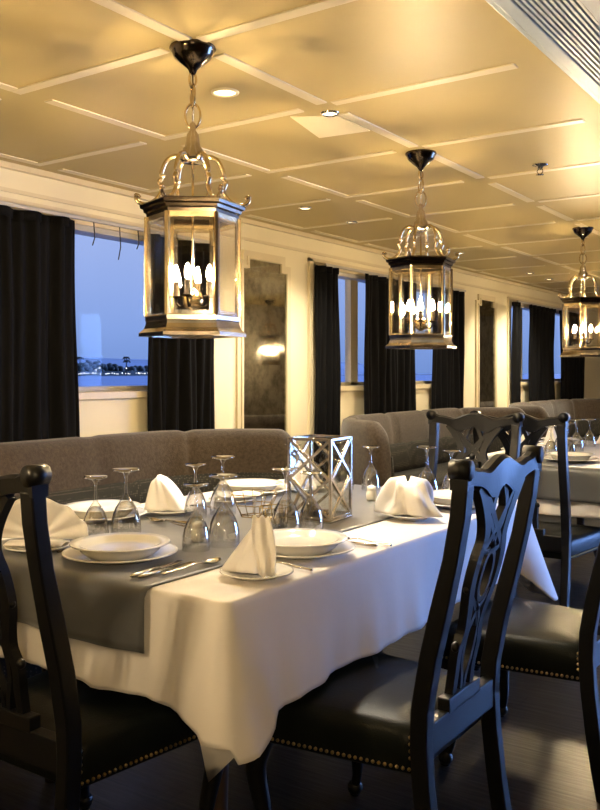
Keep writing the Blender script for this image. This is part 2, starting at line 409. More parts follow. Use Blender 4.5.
# ------------------------------------------------------------------ lantern
LAN_R = .155
def make_lantern(label):
    t = thing('hanging_lantern', label, 'lantern', (0,0,0), 0, 'glass ceiling lanterns')
    zr, zg1, zg0, zb = 1.838, 1.803, 1.468, 1.402   # roof top, glass top, glass bottom, base bottom
    A = [R(40 + 60*k) for k in range(6)]
    # canopy
    MB().lathe([(0, CZ-.092), (.010, CZ-.09), (.016, CZ-.075), (.04, CZ-.055), (.062, CZ-.036), (.066, CZ-.03), (.07, CZ-.018), (.079, CZ-.006), (.077, CZ)], 28).build('canopy', M['bronze'], t)
    # chain
    ch = MB()
    def link(zc, h, w, a):
        P = []
        for k in range(16):
            q = 2*PI*k/16
            P.append((math.cos(q)*w*math.cos(a), math.cos(q)*w*math.sin(a), zc + math.sin(q)*h))
        ch.tube(P, .0042, 6, closed=True)
    link(2.270, .026, .012, R(60)); link(2.216, .040, .020, R(-30)); link(2.148, .042, .026, R(30)); ch.tube([(0,0,CZ-.09), (0,0,2.10)], .003, 6)
    ch.build('chain', M['brass'], t)
    # hub
    MB().lathe([(.008, 2.125), (.012, 2.112), (.010, 2.10), (.020, 2.085), (.024, 2.06), (.026, 2.045), (.034, 2.035), (.036, 2.02), (.040, 2.012), (.040, 1.996), (.034, 1.99), (0, 1.99)], 20).build('hub', M['silver'], t)
    for a in A:
        # scroll arm: out of the hub, over, down and curled outwards at the roof corner
        prof = [(.032, 2.000), (.056, 2.012), (.086, 1.996), (.104, 1.956), (.104, 1.935), (.112, 1.922), (.104, 1.896), (.120, 1.866), (.150, 1.848), (.176, 1.851), (.190, 1.867), (.183, 1.878), (.176, 1.870)]
        P = spline([(r*math.cos(a), r*math.sin(a), z) for r, z in prof], 5)
        m = len(P)
        ab = MB().tube(P, [.0075 if i < m*.75 else .0075*(1-.4*(i/m-.75)*4) for i in range(m)], 8)
        ab.ball((.101*math.cos(a), .101*math.sin(a), 1.942), .010, 10, (1, 1, .6))
        ab.ball((.188*math.cos(a), .188*math.sin(a), 1.876), .0085, 10)
        ab.build('scroll_arm', M['brass'], t)
    # roof ring: stepped hexagonal cornice, open in the middle
    MB().lathe([(.128, zr+.002), (.172, zr+.010), (.178, zr+.004), (.176, zr-.006), (.166, zr-.010), (.164, zr-.020), (.156, zr-.024), (.154, zg1-.004), (.132, zg1-.004), (.128, zr+.002)], 6, rot=R(40), smooth=False).build('roof_ring', M['bronze'], t)
    MB().lathe([(.156, zg1), (.155, zg1-.016), (.142, zg1-.016), (.142, zg1)], 6, rot=R(40), smooth=False).build('gilt_band', M['brass'], t)
    # base
    MB().lathe([(.136, zg0), (.155, zg0+.004), (.159, zg0), (.159, zg0-.014), (.156, zg0-.018), (.158, zg0-.026), (.163, zg0-.040), (.172, zg0-.048), (.180, zg0-.054), (.181, zb), (.138, zb), (.136, zg0)], 6, rot=R(40), smooth=False).build('base_ring', M['silver'], t)
    for a in A:
        c = Matrix.Rotation(a, 4, 'Z')
        p = MB().box(LAN_R-.006, LAN_R+.007, -.0065, .0065, zg0, zg1, .002).xf(c)
        p.build('corner_post', M['brass'] if int(math.degrees(a)) % 120 else M['bronze'], t)
    apo = LAN_R*math.cos(PI/6); hwid = LAN_R/2
    for a in A:
        c = Matrix.Rotation(a + R(30), 4, 'Z')
        g = MB().box(apo-.0015, apo+.0015, -hwid+.016, hwid-.016, zg0+.016, zg1-.028).xf(c)
        gp = g.build('glass_pane', M['pane'], t)
        e = MB()
        for (y0, y1, z0, z1) in ((-hwid+.009, -hwid+.021, zg0+.004, zg1-.016), (hwid-.021, hwid-.009, zg0+.004, zg1-.016), (-hwid+.021, hwid-.021, zg0+.004, zg0+.016), (-hwid+.021, hwid-.021, zg1-.028, zg1-.016)):
            e.box(apo-.003, apo+.003, y0, y1, z0, z1)
        e.xf(c).build('bevelled_edge', M['bevel'], gp)
    MB().tube([(0,0,1.995), (0,0,1.50)], .0045, 8).build('centre_rod', M['brass'], t)
    # candelabra
    cb = MB().lathe([(0, 1.488), (.012, 1.492), (.03, 1.505), (.036, 1.525), (.03, 1.545), (.012, 1.56), (.006, 1.565)], 20)
    cb.build('candle_bowl', M['brass'], t)
    for k in range(4):
        a = R(25 + 90*k); cx, cy = .058*math.cos(a), .058*math.sin(a)
        cd = MB().tube(spline([(.02*math.cos(a), .02*math.sin(a), 1.515), (.042*math.cos(a), .042*math.sin(a), 1.503), (cx, cy, 1.52), (cx, cy, 1.532)], 5), .004, 6)
        cd.lathe([(0, 1.53), (.02, 1.536), (.022, 1.54), (.011, 1.541), (.0105, 1.590), (0, 1.591)], 14, cx, cy)
        c_ = cd.build('candle', M['sleeve'], t)
        MB().lathe([(0, 1.592), (.005, 1.594), (.0098, 1.604), (.0105, 1.614), (.0085, 1.626), (.004, 1.640), (0, 1.646)], 14, cx, cy).build('bulb', M['bulb'], c_)
    return t
lan = make_lantern('foremost and largest-looking hexagonal glass lantern hanging over the white table, at left')
lan.location = (-1.96, 2.22, 0)
dup(lan, (-1.96, 3.93, 0), 0, 'middle hexagonal glass lantern in front of the second window')
dup(lan, (-1.96, 6.66, 0), 0, 'farthest hexagonal glass lantern at the right edge of the photo')
dup(lan, (-1.96, 9.60, 0), 0, 'added hexagonal glass lantern farther down the room, out of view past the right edge')  # unseen, kept for its light and reflections down the room
dup(lan, (-1.96, .30, 0), 0, 'added hexagonal glass lantern before the foreground table, out of view to the left')  # unseen lamp added to light the front drop of the tablecloth
dup(lan, (.45, -.45, 0), 0, 'added hexagonal glass lantern on the aisle side behind the viewpoint, out of view')  # unseen lamp added to warm the aisle side of the tablecloth
dup(lan, (.35, 10.4, 0), 0, 'hexagonal glass lantern on the aisle side, seen only in the first wall mirror')

# ------------------------------------------------------------------ ceiling fittings
def downlight(x, y, r, label, estr='lens', rim=True):
    t = thing('ceiling_downlight', label, 'ceiling light', (x, y, CZ+.002), 0, 'recessed ceiling lights')
    MB().lathe([(r*.78, -.001), (r*.80, -.010), (r, -.006), (r*1.02, 0)], 28).build('trim_ring', M['chrome'] if rim else M['mould'], t)
    MB().lathe([(0, -.006), (r*.5, -.006), (r*.78, -.003), (r*.78, 0)], 28).build('lens', M['lens'], t)
def spot(x, y, e, ang=120, blend=.8):
    l = bpy.data.lights.new('downlight_glow', 'SPOT'); l.energy = e; l.color = (1, .88, .68); l.spot_size = R(ang); l.spot_blend = blend; l.shadow_soft_size = .04
    o = bpy.data.objects.new('downlight_glow', l); COL.objects.link(o); o.location = (x, y, CZ-.02)
DL = [(-2.167, 2.644, .055, 'large round recessed light just right of the foremost lantern chain', False),
      (-1.976, 3.108, .040, 'round recessed light with dark rim beside the painted light patch on the ceiling', True),
      (-3.25, 4.804, .045, 'left one of the two recessed lights above the first wall mirror', True),
      (-3.269, 5.443, .045, 'right one of the two recessed lights above the first wall mirror', True),
      (-3.321, 9.325, .05, 'left one of the two far recessed lights near the farthest lantern', True),
      (-3.35, 10.046, .05, 'right one of the two far recessed lights near the farthest lantern', True),
      (-3.30, 7.40, .05, 'recessed light above the second window, hidden behind the middle lantern', True),
      (-1.62, 6.35, .05, 'recessed light beside the farthest lantern canopy at the right edge', True)]
for x, y, r, lb_, rim in DL: downlight(x, y, r, lb_, rim=rim)
for x, y, e in ((-2.167, 2.644, 20), (-1.976, 3.108, 230), (-3.25, 4.804, 130), (-3.269, 5.443, 130), (-3.321, 9.325, 170), (-3.35, 10.046, 170), (-1.62, 6.35, 40), (-3.2, 7.4, 110)): spot(x, y, e)
# patch of light on the ceiling, put in as a thin paler slab
tag(MB().add([(-2.14,3.05,CZ-.004),(-1.965,3.16,CZ-.004),(-1.965,3.43,CZ-.004),(-2.22,3.40,CZ-.004),(-2.14,3.05,CZ),(-1.965,3.16,CZ),(-1.965,3.43,CZ),(-2.22,3.40,CZ)], [(3,2,1,0),(4,5,6,7),(0,1,5,4),(1,2,6,5),(2,3,7,6),(3,0,4,7)], False).build('ceiling_light_patch', M['lightpatch']), 'pale painted patch of light on the ceiling beside the rimmed recessed light', 'light patch')
# sprinkler
t = thing('ceiling_sprinkler', 'small chrome sprinkler head on the ceiling right of the middle lantern', 'sprinkler', (-1.549, 4.5, CZ+.002))
MB().lathe([(0, 0), (.042, 0), (.040, -.008), (.016, -.014), (.012, -.03), (0, -.03)], 20).build('escutcheon', M['chrome'], t)
f = MB(); f.tube([(-.012,0,-.028), (-.016,0,-.04), (-.004,0,-.056)], .003, 6); f.tube([(.012,0,-.028), (.016,0,-.04), (.004,0,-.056)], .003, 6); f.build('yoke', M['chrome'], t)
MB().lathe([(0, -.054), (.02, -.055), (.02, -.058), (0, -.06)], 16).build('deflector', M['chrome'], t)
# air vent in a dropped soffit
t = thing('air_vent', 'grey slatted air vent set in the ceiling at top right', 'air vent', (0, 0, CZ))
fr = MB(); ya, yb = Y0+.05, 4.1
fr.box(-.975, -.945, ya, yb, -.03, 0, .004); fr.box(-.945, -.90, ya, yb, -.045, 0, .004); fr.box(-.74, -.55, ya, yb, -.045, 0, .004); fr.box(-.90, -.74, yb-.05, yb, -.045, 0); fr.box(-.90, -.74, ya, ya+.04, -.045, 0)
fr.build('frame', M['grille'], t)
MB().box(-.90, -.74, ya+.04, yb-.05, -.006, 0).build('duct_back', M['dark'], t)
for k in range(10):
    x = -.8925 + k*.0160
    MB().box(x, x+.0085, ya+.04, yb-.05, -.044, -.034).build('louvre', M['grille'], t)

# ------------------------------------------------------------------ banquettes
def banquette(y0, y1, wing_a, wing_b, label, xb=-3.52, xt=-2.95):
    t = thing('banquette', label, 'banquette', (0, 0, 0), 0, 'curved brown banquettes along the windows')
    yc = (y0+y1)/2; t.location = (xb, yc, 0)
    raw = [(xt, wing_a), (xb+.25, wing_a+.16), (xb+.06, y0+.02), (xb, y0+.28), (xb, yc), (xb, y1-.28), (xb+.06, y1-.02), (xb+.25, wing_b-.16), (xt, wing_b)]
    path = [Vector((p.x - xb, p.y - yc)) for p in spline([(a, b, 0) for a, b in raw], 14)]
    m = len(path)
    # arc-length cut into upholstered panels with seams between
    L = [0]
    for i in range(1, m): L.append(L[-1] + (path[i]-path[i-1]).length)
    tot = L[-1]; H = .94
    ncut = max(4, round(tot/.70)); cuts = [tot*k/ncut for k in range(1, ncut)]
    prof = [(.0, .08), (.0, .42), (.02, .46), (.035, .62), (.03, .78), (.01, .90), (-.03, .945), (-.085, .955), (-.125, .935), (-.14, .88), (-.145, .5), (-.145, .08)]
    bk = MB(); cols = []
    for i in range(m):
        tg = path[min(i+1, m-1)] - path[max(i-1, 0)]; tg.normalize(); nrm = Vector((tg.y, -tg.x))   # room side
        dcut = min(abs(L[i]-c) for c in cuts); e = max(0, 1 - dcut/.05)
        endk = min(L[i], tot-L[i]); er = max(0, 1 - endk/.13); sc = math.sqrt(max(0, 1-er*er*.98))
        cols.append([])
        for (d, z) in prof:
            zz = z - .012*e*(z > .7)
            if z > .5: zz = .5 + (zz-.5)*(.45+.55*sc)
            dd = d - .02*e*(d > 0)
            dd = -.055 + (dd+.055)*(.55+.45*sc)
            cols[-1].append((path[i].x + nrm.x*dd, path[i].y + nrm.y*dd, zz*H/.955))
    k = len(prof); vs = [p for c in cols for p in c]
    fs = [(i*k+j, (i+1)*k+j, (i+1)*k+j+1, i*k+j+1) for i in range(m-1) for j in range(k-1)]
    fs += [tuple(range(k)), tuple((m-1)*k + j for j in range(k))[::-1]]
    bk.add(vs, fs).build('backrest', M['chenille'], t)
    lb_ = MB(); vs = []; lp = [(.0, .44), (.075, .45), (.085, .50), (.075, .60), (.06, .665), (.035, .685), (.01, .68)]
    for i in range(m):
        tg = path[min(i+1, m-1)] - path[max(i-1, 0)]; tg.normalize(); nrm = Vector((tg.y, -tg.x))
        dcut = min(abs(L[i]-c-.2) for c in cuts); e = max(0, 1 - dcut/.05); endk = min(L[i], tot-L[i]); sc = .35+.65*min(1, endk/.15)
        for d, z in lp: vs.append((path[i].x+nrm.x*(d*sc-.02*e), path[i].y+nrm.y*(d*sc-.02*e), z-.01*e))
    k = len(lp)
    lb_.add(vs, [(i*k+j, (i+1)*k+j, (i+1)*k+j+1, i*k+j+1) for i in range(m-1) for j in range(k-1)] + [tuple(range(k)), tuple((m-1)*k+j for j in range(k))[::-1]])
    o = lb_.build('lower_cushion', M['dotted'], t); o['label'] = 'dark dotted lower back cushion'
    # seat
    s = MB(); sp = []
    for i in range(m):
        tg = path[min(i+1, m-1)] - path[max(i-1, 0)]; tg.normalize(); nrm = Vector((tg.y, -tg.x))
        inner = path[i] + nrm*.01
        front = Vector((max(path[i].x + .60, .62), max(min(path[i].y, (y1-yc)*1.04), (y0-yc)*1.04)))
        sp.append((inner, front))
    prof2 = lambda a, b: [(a.x, a.y, .12), (a.x, a.y, .40), (a.x, a.y, .445), ((a*.5+b*.5).x, (a*.5+b*.5).y, .46), (b.x-.03, b.y, .45), (b.x, b.y, .42), (b.x, b.y, .12)]
    vs = []; 
    for a, bb in sp: vs += prof2(a, bb)
    fs = [(i*7+j, (i+1)*7+j, (i+1)*7+j+1, i*7+j+1) for i in range(m-1) for j in range(6)] + [tuple(range(7)), tuple((m-1)*7+j for j in range(7))[::-1]]
    s.add(vs, fs).build('seat', M['dotted'], t)
    MB().box(-.05, .52, y0-yc+.1, y1-yc-.1, 0, .125).build('plinth', M['wood'], t)
banquette(1.95, 3.85, 1.55, 4.27, 'long brown upholstered banquette behind the white table, at left')
banquette(5.86, 7.9, 5.45, 8.3, 'brown banquette in the middle with its rounded lit end showing, under the second window')
banquette(9.4, 11.4, 8.95, 11.8, 'far brown banquette at the right edge, under the third window')

# ------------------------------------------------------------------ chairs
def back_y(z):
    q = min(1, max(0, (z-.44)/.60)); return -.225 - .112*(q*q*(3-2*q)*.8 + q*.2)
def ribbon(mb, pts, w, th=.020, k=5, closed=False, dy=0):
    P = spline([(a, b, 0) for a, b in pts], k, closed); m = len(P)
    ws = w if isinstance(w, (list, tuple)) else [w, w]
    vs = []; fs = []
    for i in range(m):
        if closed: t = P[(i+1) % m]-P[i-1]
        else: t = P[min(i+1, m-1)]-P[max(i-1, 0)]
        t.normalize(); n = Vector((-t.y, t.x, 0)); q = i/(m-1)
        ww = (ws[0]*(1-q)+ws[-1]*q)/2
        for sgn, yy in ((-1, -th/2), (1, -th/2), (1, th/2), (-1, th/2)):
            c = P[i] + n*ww*sgn*(1 if abs(yy) < 1 else 1)
            vs.append((c.x, back_y(c.y)+yy+dy, c.y))
    for i in range(m if closed else m-1):
        j = (i+1) % m
        for a in range(4):
            b_ = (a+1) % 4; fs.append((i*4+a, i*4+b_, j*4+b_, j*4+a))
    if not closed: fs += [(0,1,2,3), tuple((m-1)*4+x for x in (3,2,1,0))]
    mb.add(vs, fs, False)
def make_chair(label):
    t = thing('dining_chair', label, 'chair', (0,0,0), 0, 'black carved dining chairs')
    fw, rw, fy, ry = .27, .215, .235, -.215
    # seat pad, upholstered down over the rail
    def half(y): return rw + (fw-rw)*(y-ry)/(fy-ry)
    def ring(inset, z):
        P = []; n = 10
        for k in range(n): y = ry+inset + (fy-ry-2*inset)*k/n; P.append((half(y)-inset, y, z))
        for k in range(n): P.append(((fw-inset)*(1-2*k/n), fy-inset+.012*math.sin(PI*k/n), z))
        for k in range(n): y = fy-inset - (fy-ry-2*inset)*k/n; P.append((-half(y)+inset, y, z))
        for k in range(n): P.append(((rw-inset)*(-1+2*k/n), ry+inset, z))
        return P
    rings = [ring(.004, .345), ring(0, .35), ring(0, .41), ring(.002, .43), ring(.012, .447), ring(.035, .456), ring(.08, .462), ring(.14, .466), ring(.19, .467)]
    vs = [p for r_ in rings for p in r_]; n = 40
    fs = [(i*n+k, i*n+(k+1) % n, (i+1)*n+(k+1) % n, (i+1)*n+k) for i in range(len(rings)-1) for k in range(n)]
    fs += [tuple(range(n))[::-1], tuple((len(rings)-1)*n+k for k in range(n))]
    MB().add(vs, fs).build('seat', M['leather'], t)
    nb = MB(); loop = ring(-.001, .358)[:31]
    acc = []
    for a, c in zip(loop[:-1], loop[1:]):
        a, c = Vector(a), Vector(c); d = (c-a).length; q = max(1, round(d/.0155))
        acc += [a + (c-a)*(j/q) for j in range(q)]
    for p in acc: nb.ball(p, .0048, 6)
    for z in (.384, .4, .416, .432):
        for sx in (1, -1): nb.ball((sx*(rw+.001), ry+.012, z), .0048, 6)
    o = nb.build('nail_trim', M['nail'], t); o['label'] = 'row of small brass upholstery nails'; o['kind'] = 'stuff'
    for sx in (1, -1):
        # back post continuing down into the splayed rear leg
        zs = [0, .1, .2, .32, .42, .5, .62, .74, .86, .96, 1.03]
        vs = []; fs = []
        for i, z in enumerate(zs):
            y = back_y(z) if z > .44 else -.225 - .055*((.44-z)/.44)**1.6
            x = sx*(.205 + .014*max(0, (z-.44)/.6)); wx = .021 if z > .42 else .019; wy = .019 if z > .8 else .022
            for a, c in ((-1,-1),(1,-1),(1,1),(-1,1)): vs.append((x+a*wx, y+c*wy, z))
        for i in range(len(zs)-1):
            for a in range(4): b_ = (a+1) % 4; fs.append((i*4+a, i*4+b_, i*4+4+b_, i*4+4+a))
        fs += [(3,2,1,0), tuple(len(vs)-4+x for x in range(4))]
        MB().add(vs, fs, False).build('back_post', M['black'], t, bevel=.004)
        # front cabriole leg with ball foot
        P = spline([(sx*.235, .20, .37), (sx*.245, .215, .32), (sx*.25, .222, .26), (sx*.236, .21, .16), (sx*.232, .205, .08), (sx*.242, .218, .03), (sx*.246, .222, .0)], 5)
        m = len(P); rr = []
        for i in range(m):
            q = i/(m-1); rr.append(.030 if q < .1 else (.034 - (q-.1)*.03 if q < .35 else (.0265 - .012*(q-.35)/.35 if q < .7 else .0145)))
        lg = MB().tube(P, rr, 12); lg.ball((sx*.244, .22, .024), .024, 12)
        lg.build('front_leg', M['black'], t)
    # crest rail with rolled ears and serpentine top
    N = 48; top = []; bot = []
    def ctop(x):
        a = abs(x)/.235
        return 1.064 + .018*math.exp(-(a/.24)**2) - .010*math.exp(-((a-.45)/.16)**2) + .018*max(0, a-.78)/.22
    def cbot(x):
        a = abs(x)/.235
        return 1.014 + .018*a**2 - .03*math.exp(-((a-.30)/.2)**2) - .012*max(0, a-.85)/.15
    vs = []; fs = []
    for i in range(N+1):
        x = -.243 + .486*i/N; e = .004*max(0, abs(x)/.243-.9)/.1
        for z, yy in ((cbot(x), -.017-e), (ctop(x)-.008, -.019-e), (ctop(x), -.008), (ctop(x), .008), (ctop(x)-.008, .019+e), (cbot(x), .017+e)):
            vs.append((x, back_y(z)+yy, z))
    for i in range(N):
        for a in range(6): b_ = (a+1) % 6; fs.append((i*6+a, i*6+b_, i*6+6+b_, i*6+6+a))
    fs += [tuple(range(6)), tuple(N*6+a for a in range(6))[::-1]]
    cr = MB().add(vs, fs, False)
    for sx in (1, -1): cr.tube([(sx*.230, back_y(1.055)-.023, 1.064), (sx*.230, back_y(1.055)+.023, 1.064)], .0235, 14)
    cr.build('crest_rail', M['black'], t)
    # pierced splat of interlaced straps
    sp = MB()
    for s in (1, -1):
        ribbon(sp, [(s*x, z) for x, z in ((.052,.47),(.050,.54),(.056,.60),(.043,.65),(.052,.70),(.074,.765),(.073,.83),(.058,.878),(.066,.92),(.094,.968),(.135,1.02))], [.022,.036], .022)
        ribbon(sp, [(s*x, z) for x, z in ((.10,1.00),(.055,.958),(.012,.915),(-.028,.878),(-.058,.845))], [.022,.016], .020)
        ribbon(sp, [(s*x, z) for x, z in ((.012,1.02),(.040,.965),(.040,.925),(.012,.885),(.0,.86))], [.020,.014], .019)
        ribbon(sp, [(s*x, z) for x, z in ((0,.70),(.026,.655),(.030,.58),(.012,.52),(.006,.47))], [.014,.014], .020)
        ribbon(sp, [(s*x, z) for x, z in ((.055,.62),(.02,.655),(0,.685),(-.03,.715),(-.055,.735))], [.013,.013], .018)
        sp.ball((s*.066, back_y(.612), .612), .013, 8, (1, .9, 1)); sp.ball((s*.083, back_y(.76), .76), .010, 8)
        ribbon(sp, [(s*.060,.86),(s*.030,.845),(s*.012,.85)], .013, .018)
    ribbon(sp, [(.034*math.cos(2*PI*k/14), .782+.062*math.sin(2*PI*k/14)) for k in range(14)], .014, .020, 4, True)
    sp.ball((0, back_y(.70), .70), .014, 8); sp.ball((0, back_y(.862), .862), .016, 8)
    sp.build('pierced_splat', M['black'], t)
    sh = MB().box(-.19, .19, -.245, -.212, .385, .462, .004); sh.box(-.095, .095, -.246, -.214, .455, .492, .004)
    sh.build('shoe_rail', M['black'], t)
    return t
# chairs: facing +Y in their own frame
c1 = make_chair('black carved chair in the foreground right, its blue-lit back turned to us')
c1.location = (-1.135, 2.03, 0); c1.rotation_euler.z = R(90)
dup(c1, (-.995, 2.86, 0), R(90), 'black chair cut by the right edge, its leather seat beside the table')
dup(c1, (-1.725, 1.535, 0), R(0), 'black chair in the left foreground, seen from behind at the table end')
dup(c1, (-1.74, 3.745, 0), R(180), 'black carved chair facing us at the far end of the white table')
dup(c1, (-1.56, 4.55, 0), R(0), 'black carved chair with its back to us at the grey-draped far table')

# ------------------------------------------------------------------ tables and cloths
def make_table(label):
    t = thing('dining_table', label, 'table', (0,0,0), 0, 'dining tables')
    MB().box(-.60, .60, -.95, .95, .725, .757, .004).build('tabletop', M['wood'], t)
    a = MB(); a.box(-.54, .54, -.89, -.865, .64, .725); a.box(-.54, .54, .865, .89, .64, .725); a.box(-.54, -.515, -.865, .865, .64, .725); a.box(.515, .54, -.865, .865, .64, .725); a.build('apron', M['wood'], t)
    for sx in (1, -1):
        for sy in (1, -1):
            MB().lathe([(0, 0), (.02, 0), (.024, .05), (.034, .5), (.04, .6), (.04, .725), (0, .725)], 12, sx*.34, sy*.66).build('leg', M['wood'], t)
    return t
T1 = (-1.85, 2.475); T2 = (-1.55, 5.70)
tb1 = make_table('white-clothed dining table in the foreground, legs and top under the cloth'); tb1.location = (*T1, 0)
dup(tb1, (*T2, 0), 0, 'farther dining table at the right, under cloths and crowded with glasses')

def make_cloth(a, b_, zt, hem, corner, seed, folds):
    """rectangular cloth: flat top, rolled edge, hanging skirt with a fuller cone at each corner"""
    rnd = random.Random(seed); p1, p2, p3 = rnd.uniform(0,6), rnd.uniform(0,6), rnd.uniform(0,6)
    per = []; r = .03
    def side(x0, y0, x1, y1, n):
        for k in range(n): per.append((x0+(x1-x0)*k/n, y0+(y1-y0)*k/n, None))
    def arc(cx, cy, a0):
        for k in range(9):
            q = a0 + PI/2*k/8; per.append((cx+r*math.cos(q), cy+r*math.sin(q), q))
    side(-a+r, -b_, a-r, -b_, 44); arc(a-r, -b_+r, -PI/2)
    side(a, -b_+r, a, b_-r, 64); arc(a-r, b_-r, 0)
    side(a-r, b_, -a+r, b_, 44); arc(-a+r, b_-r, PI/2)
    side(-a, b_-r, -a, -b_+r, 64); arc(-a+r, -b_+r, PI)
    n = len(per); vs = []; fs = []
    corners = [(a, -b_), (a, b_), (-a, b_), (-a, -b_)]
    T = [0, .02, .05, .1, .18, .28, .4, .52, .64, .76, .88, .96, 1]
    for (x, y, q) in per:
        nx = ny = 0.0
        if q is not None: nx, ny = math.cos(q), math.sin(q)
        elif abs(abs(x)-a) < 1e-6: nx = math.copysign(1, x)
        else: ny = math.copysign(1, y)
        ck = 0; cd = 0; ds = 0; fold = folds[0]
        for ci, (cx, cy) in enumerate(corners):
            d = abs(x-cx)+abs(y-cy); k = max(0, 1-d/.20); k = k*k*(3-2*k)
            if k > ck: ck = k; cd = corner[ci]; fold = folds[ci]
        u = x*3.1+y*2.3
        h = hem(x, y) - cd*ck
        for t_ in T:
            z = zt - (zt-h)*t_
            if t_ < .06: out = -.008*(1-t_/.06)**2 ; z = zt - .018*(t_/.06)**1.5 if t_ < .05 else z
            else: out = 0
            wv = .012*math.sin(u*4.1+p1) + .008*math.sin(u*9.3+p2) + .004*math.sin(u*21+p3)
            out += t_*(.012 + wv*t_) + ck*t_**1.2*fold
            vs.append((x+nx*out, y+ny*out, z))
    m = len(T)
    fs = [(i*m+k, ((i+1) % n)*m+k, ((i+1) % n)*m+k+1, i*m+k+1) for i in range(n) for k in range(m-1)]
    fs.append(tuple(i*m for i in range(n)))
    mb = MB(); mb.add(vs, fs)
    return mb
def hem1(x, y):
    if abs(y) > .95: return .505
    return .470 + .05*(y+.95)/1.9
cm = make_cloth(.615, .962, .7635, hem1, (.045, .15, .1, .06), 3, (.05, .13, .05, .05))
# the folded-back cloth corner hanging behind the near corner
fl = [(.615-.085, -.955, .50), (.615+.03, -.985, .47), (.615+.045, -.985, .445), (.54, -.94, .335), (.515, -.94, .42)]
cm.add([(x, y+.004, z) for x, y, z in fl], [(0,1,2,3,4)], True)
o = cm.build('tablecloth', M['cloth'], None, (*T1, 0), solid=.003, recalc=True)
tag(o, 'white tablecloth hanging in folds over the foreground table', 'tablecloth')
cm2 = make_cloth(.615, .962, .7635, lambda x, y: .50, (.1, .1, .1, .1), 5, (.05,)*4)
tag(cm2.build('tablecloth', M['cloth'], None, (*T2, 0), solid=.003), 'white tablecloth under the grey cloth on the far table at right', 'tablecloth')
def make_runner(w, b_, zt, drop, seed):
    rnd = random.Random(seed); p1, p2 = rnd.uniform(0,6), rnd.uniform(0,6)
    def fn(u, v):
        x = -w + 2*w*u; s = -b_-drop + (2*b_+2*drop)*v; e = .03
        sg = 1 if s > 0 else -1; over = abs(s)-b_+e
        if over <= 0: y, z = s, zt
        elif over < e*1.57:
            q = over/e; y = sg*(b_-e+e*math.sin(q)); z = zt-e+e*math.cos(q)
        else:
            dn = over-e*1.57; f = dn/drop
            y = sg*(b_+f*(.014 + .010*math.sin(x*13+p1)+.005*math.sin(x*29+p2))); z = zt-e-dn
        return (x, y, z)
    return MB().grid(fn, 40, 120)
rn = make_runner(.39, .982, .768, .14, 2)
tag(rn.build('table_runner', M['runner'], None, (-1.862, T1[1], 0), solid=.003), 'grey satin runner lying along the white foreground table', 'table runner')
rn2 = make_runner(.52, .982, .768, .17, 4)
tag(rn2.build('table_runner', M['runner'], None, (*T2, 0), solid=.003), 'dark grey runner hanging over the end of the far table', 'table runner')

# ------------------------------------------------------------------ tableware
ZC, ZR = .7655, .7702   # cloth top, runner top
def onz(x, y, two=False):
    if two: return ZR if abs(x-T2[0]) < .52 else ZC
    return ZR if -2.252 < x < -1.472 else ZC
def plate_prof(r, h): return [(0, 0), (r*.55, 0), (r*.60, .001), (r*.68, h*.45), (r*.96, h), (r, h+.001), (r*.99, h+.004), (r*.94, h+.0035), (r*.66, h*.45+.004), (r*.56, .006), (0, .005)]
def soup_prof(r, h): return [(0, 0), (r*.62, 0), (r*.66, .002), (r*.80, h*.55), (r*.84, h*.88), (r*.985, h), (r, h+.0015), (r*.985, h+.0045), (r*.80, h*.88+.004), (r*.74, h*.72), (r*.55, h*.62), (0, h*.6)]
def place(proto, store, x, y, z, rz, label, group):
    if store.get(proto) is None: raise KeyError
    o = store[proto]
    if not o.get('used'):
        o['used'] = 1; o.location = (x, y, z); o.rotation_euler.z = rz; o['label'] = label; o['group'] = group; del o['used']; store[proto+'_n'] = 1
        return o
    return o
FIRST = {}
def put(kind, maker, x, y, z, rz=0, label='', group=''):
    if kind not in FIRST:
        o = maker(); FIRST[kind] = o
        o.location = (x, y, z); o.rotation_euler.z = rz; o['label'] = label; o['group'] = group
        return o
    return dup(FIRST[kind], (x, y, z), rz, label, group)
def mk_charger():
    return tag(MB().lathe(plate_prof(.158, .018), 48).build('dinner_plate', M['china']), '', 'plate')
def mk_soup():
    return tag(MB().lathe(soup_prof(.137, .034), 48).build('soup_plate', M['china']), '', 'plate')
def mk_side():
    return tag(MB().lathe(plate_prof(.094, .013), 40).build('side_plate', M['china']), '', 'plate')
def setting(x, y, who, z=None, small=1.0):
    z = ZR if z is None else z
    put('charger', mk_charger, x, y, z, 0, 'wide white dinner plate ' + who, 'wide dinner plates')
    put('soup', mk_soup, x, y, z+.0075, 0, 'smaller white soup plate stacked ' + who, 'soup plates')
setting(-1.765, 1.70, 'nearest the left front table edge')
setting(-1.395, 2.035, 'beside the tall peaked napkin at the right table edge')
setting(-1.385, 3.10, 'half hidden behind the foreground chair back')
setting(-2.300, 2.125, 'behind the two foremost goblets at left')
setting(-2.260, 2.93, 'behind the wire basket near the banquette')

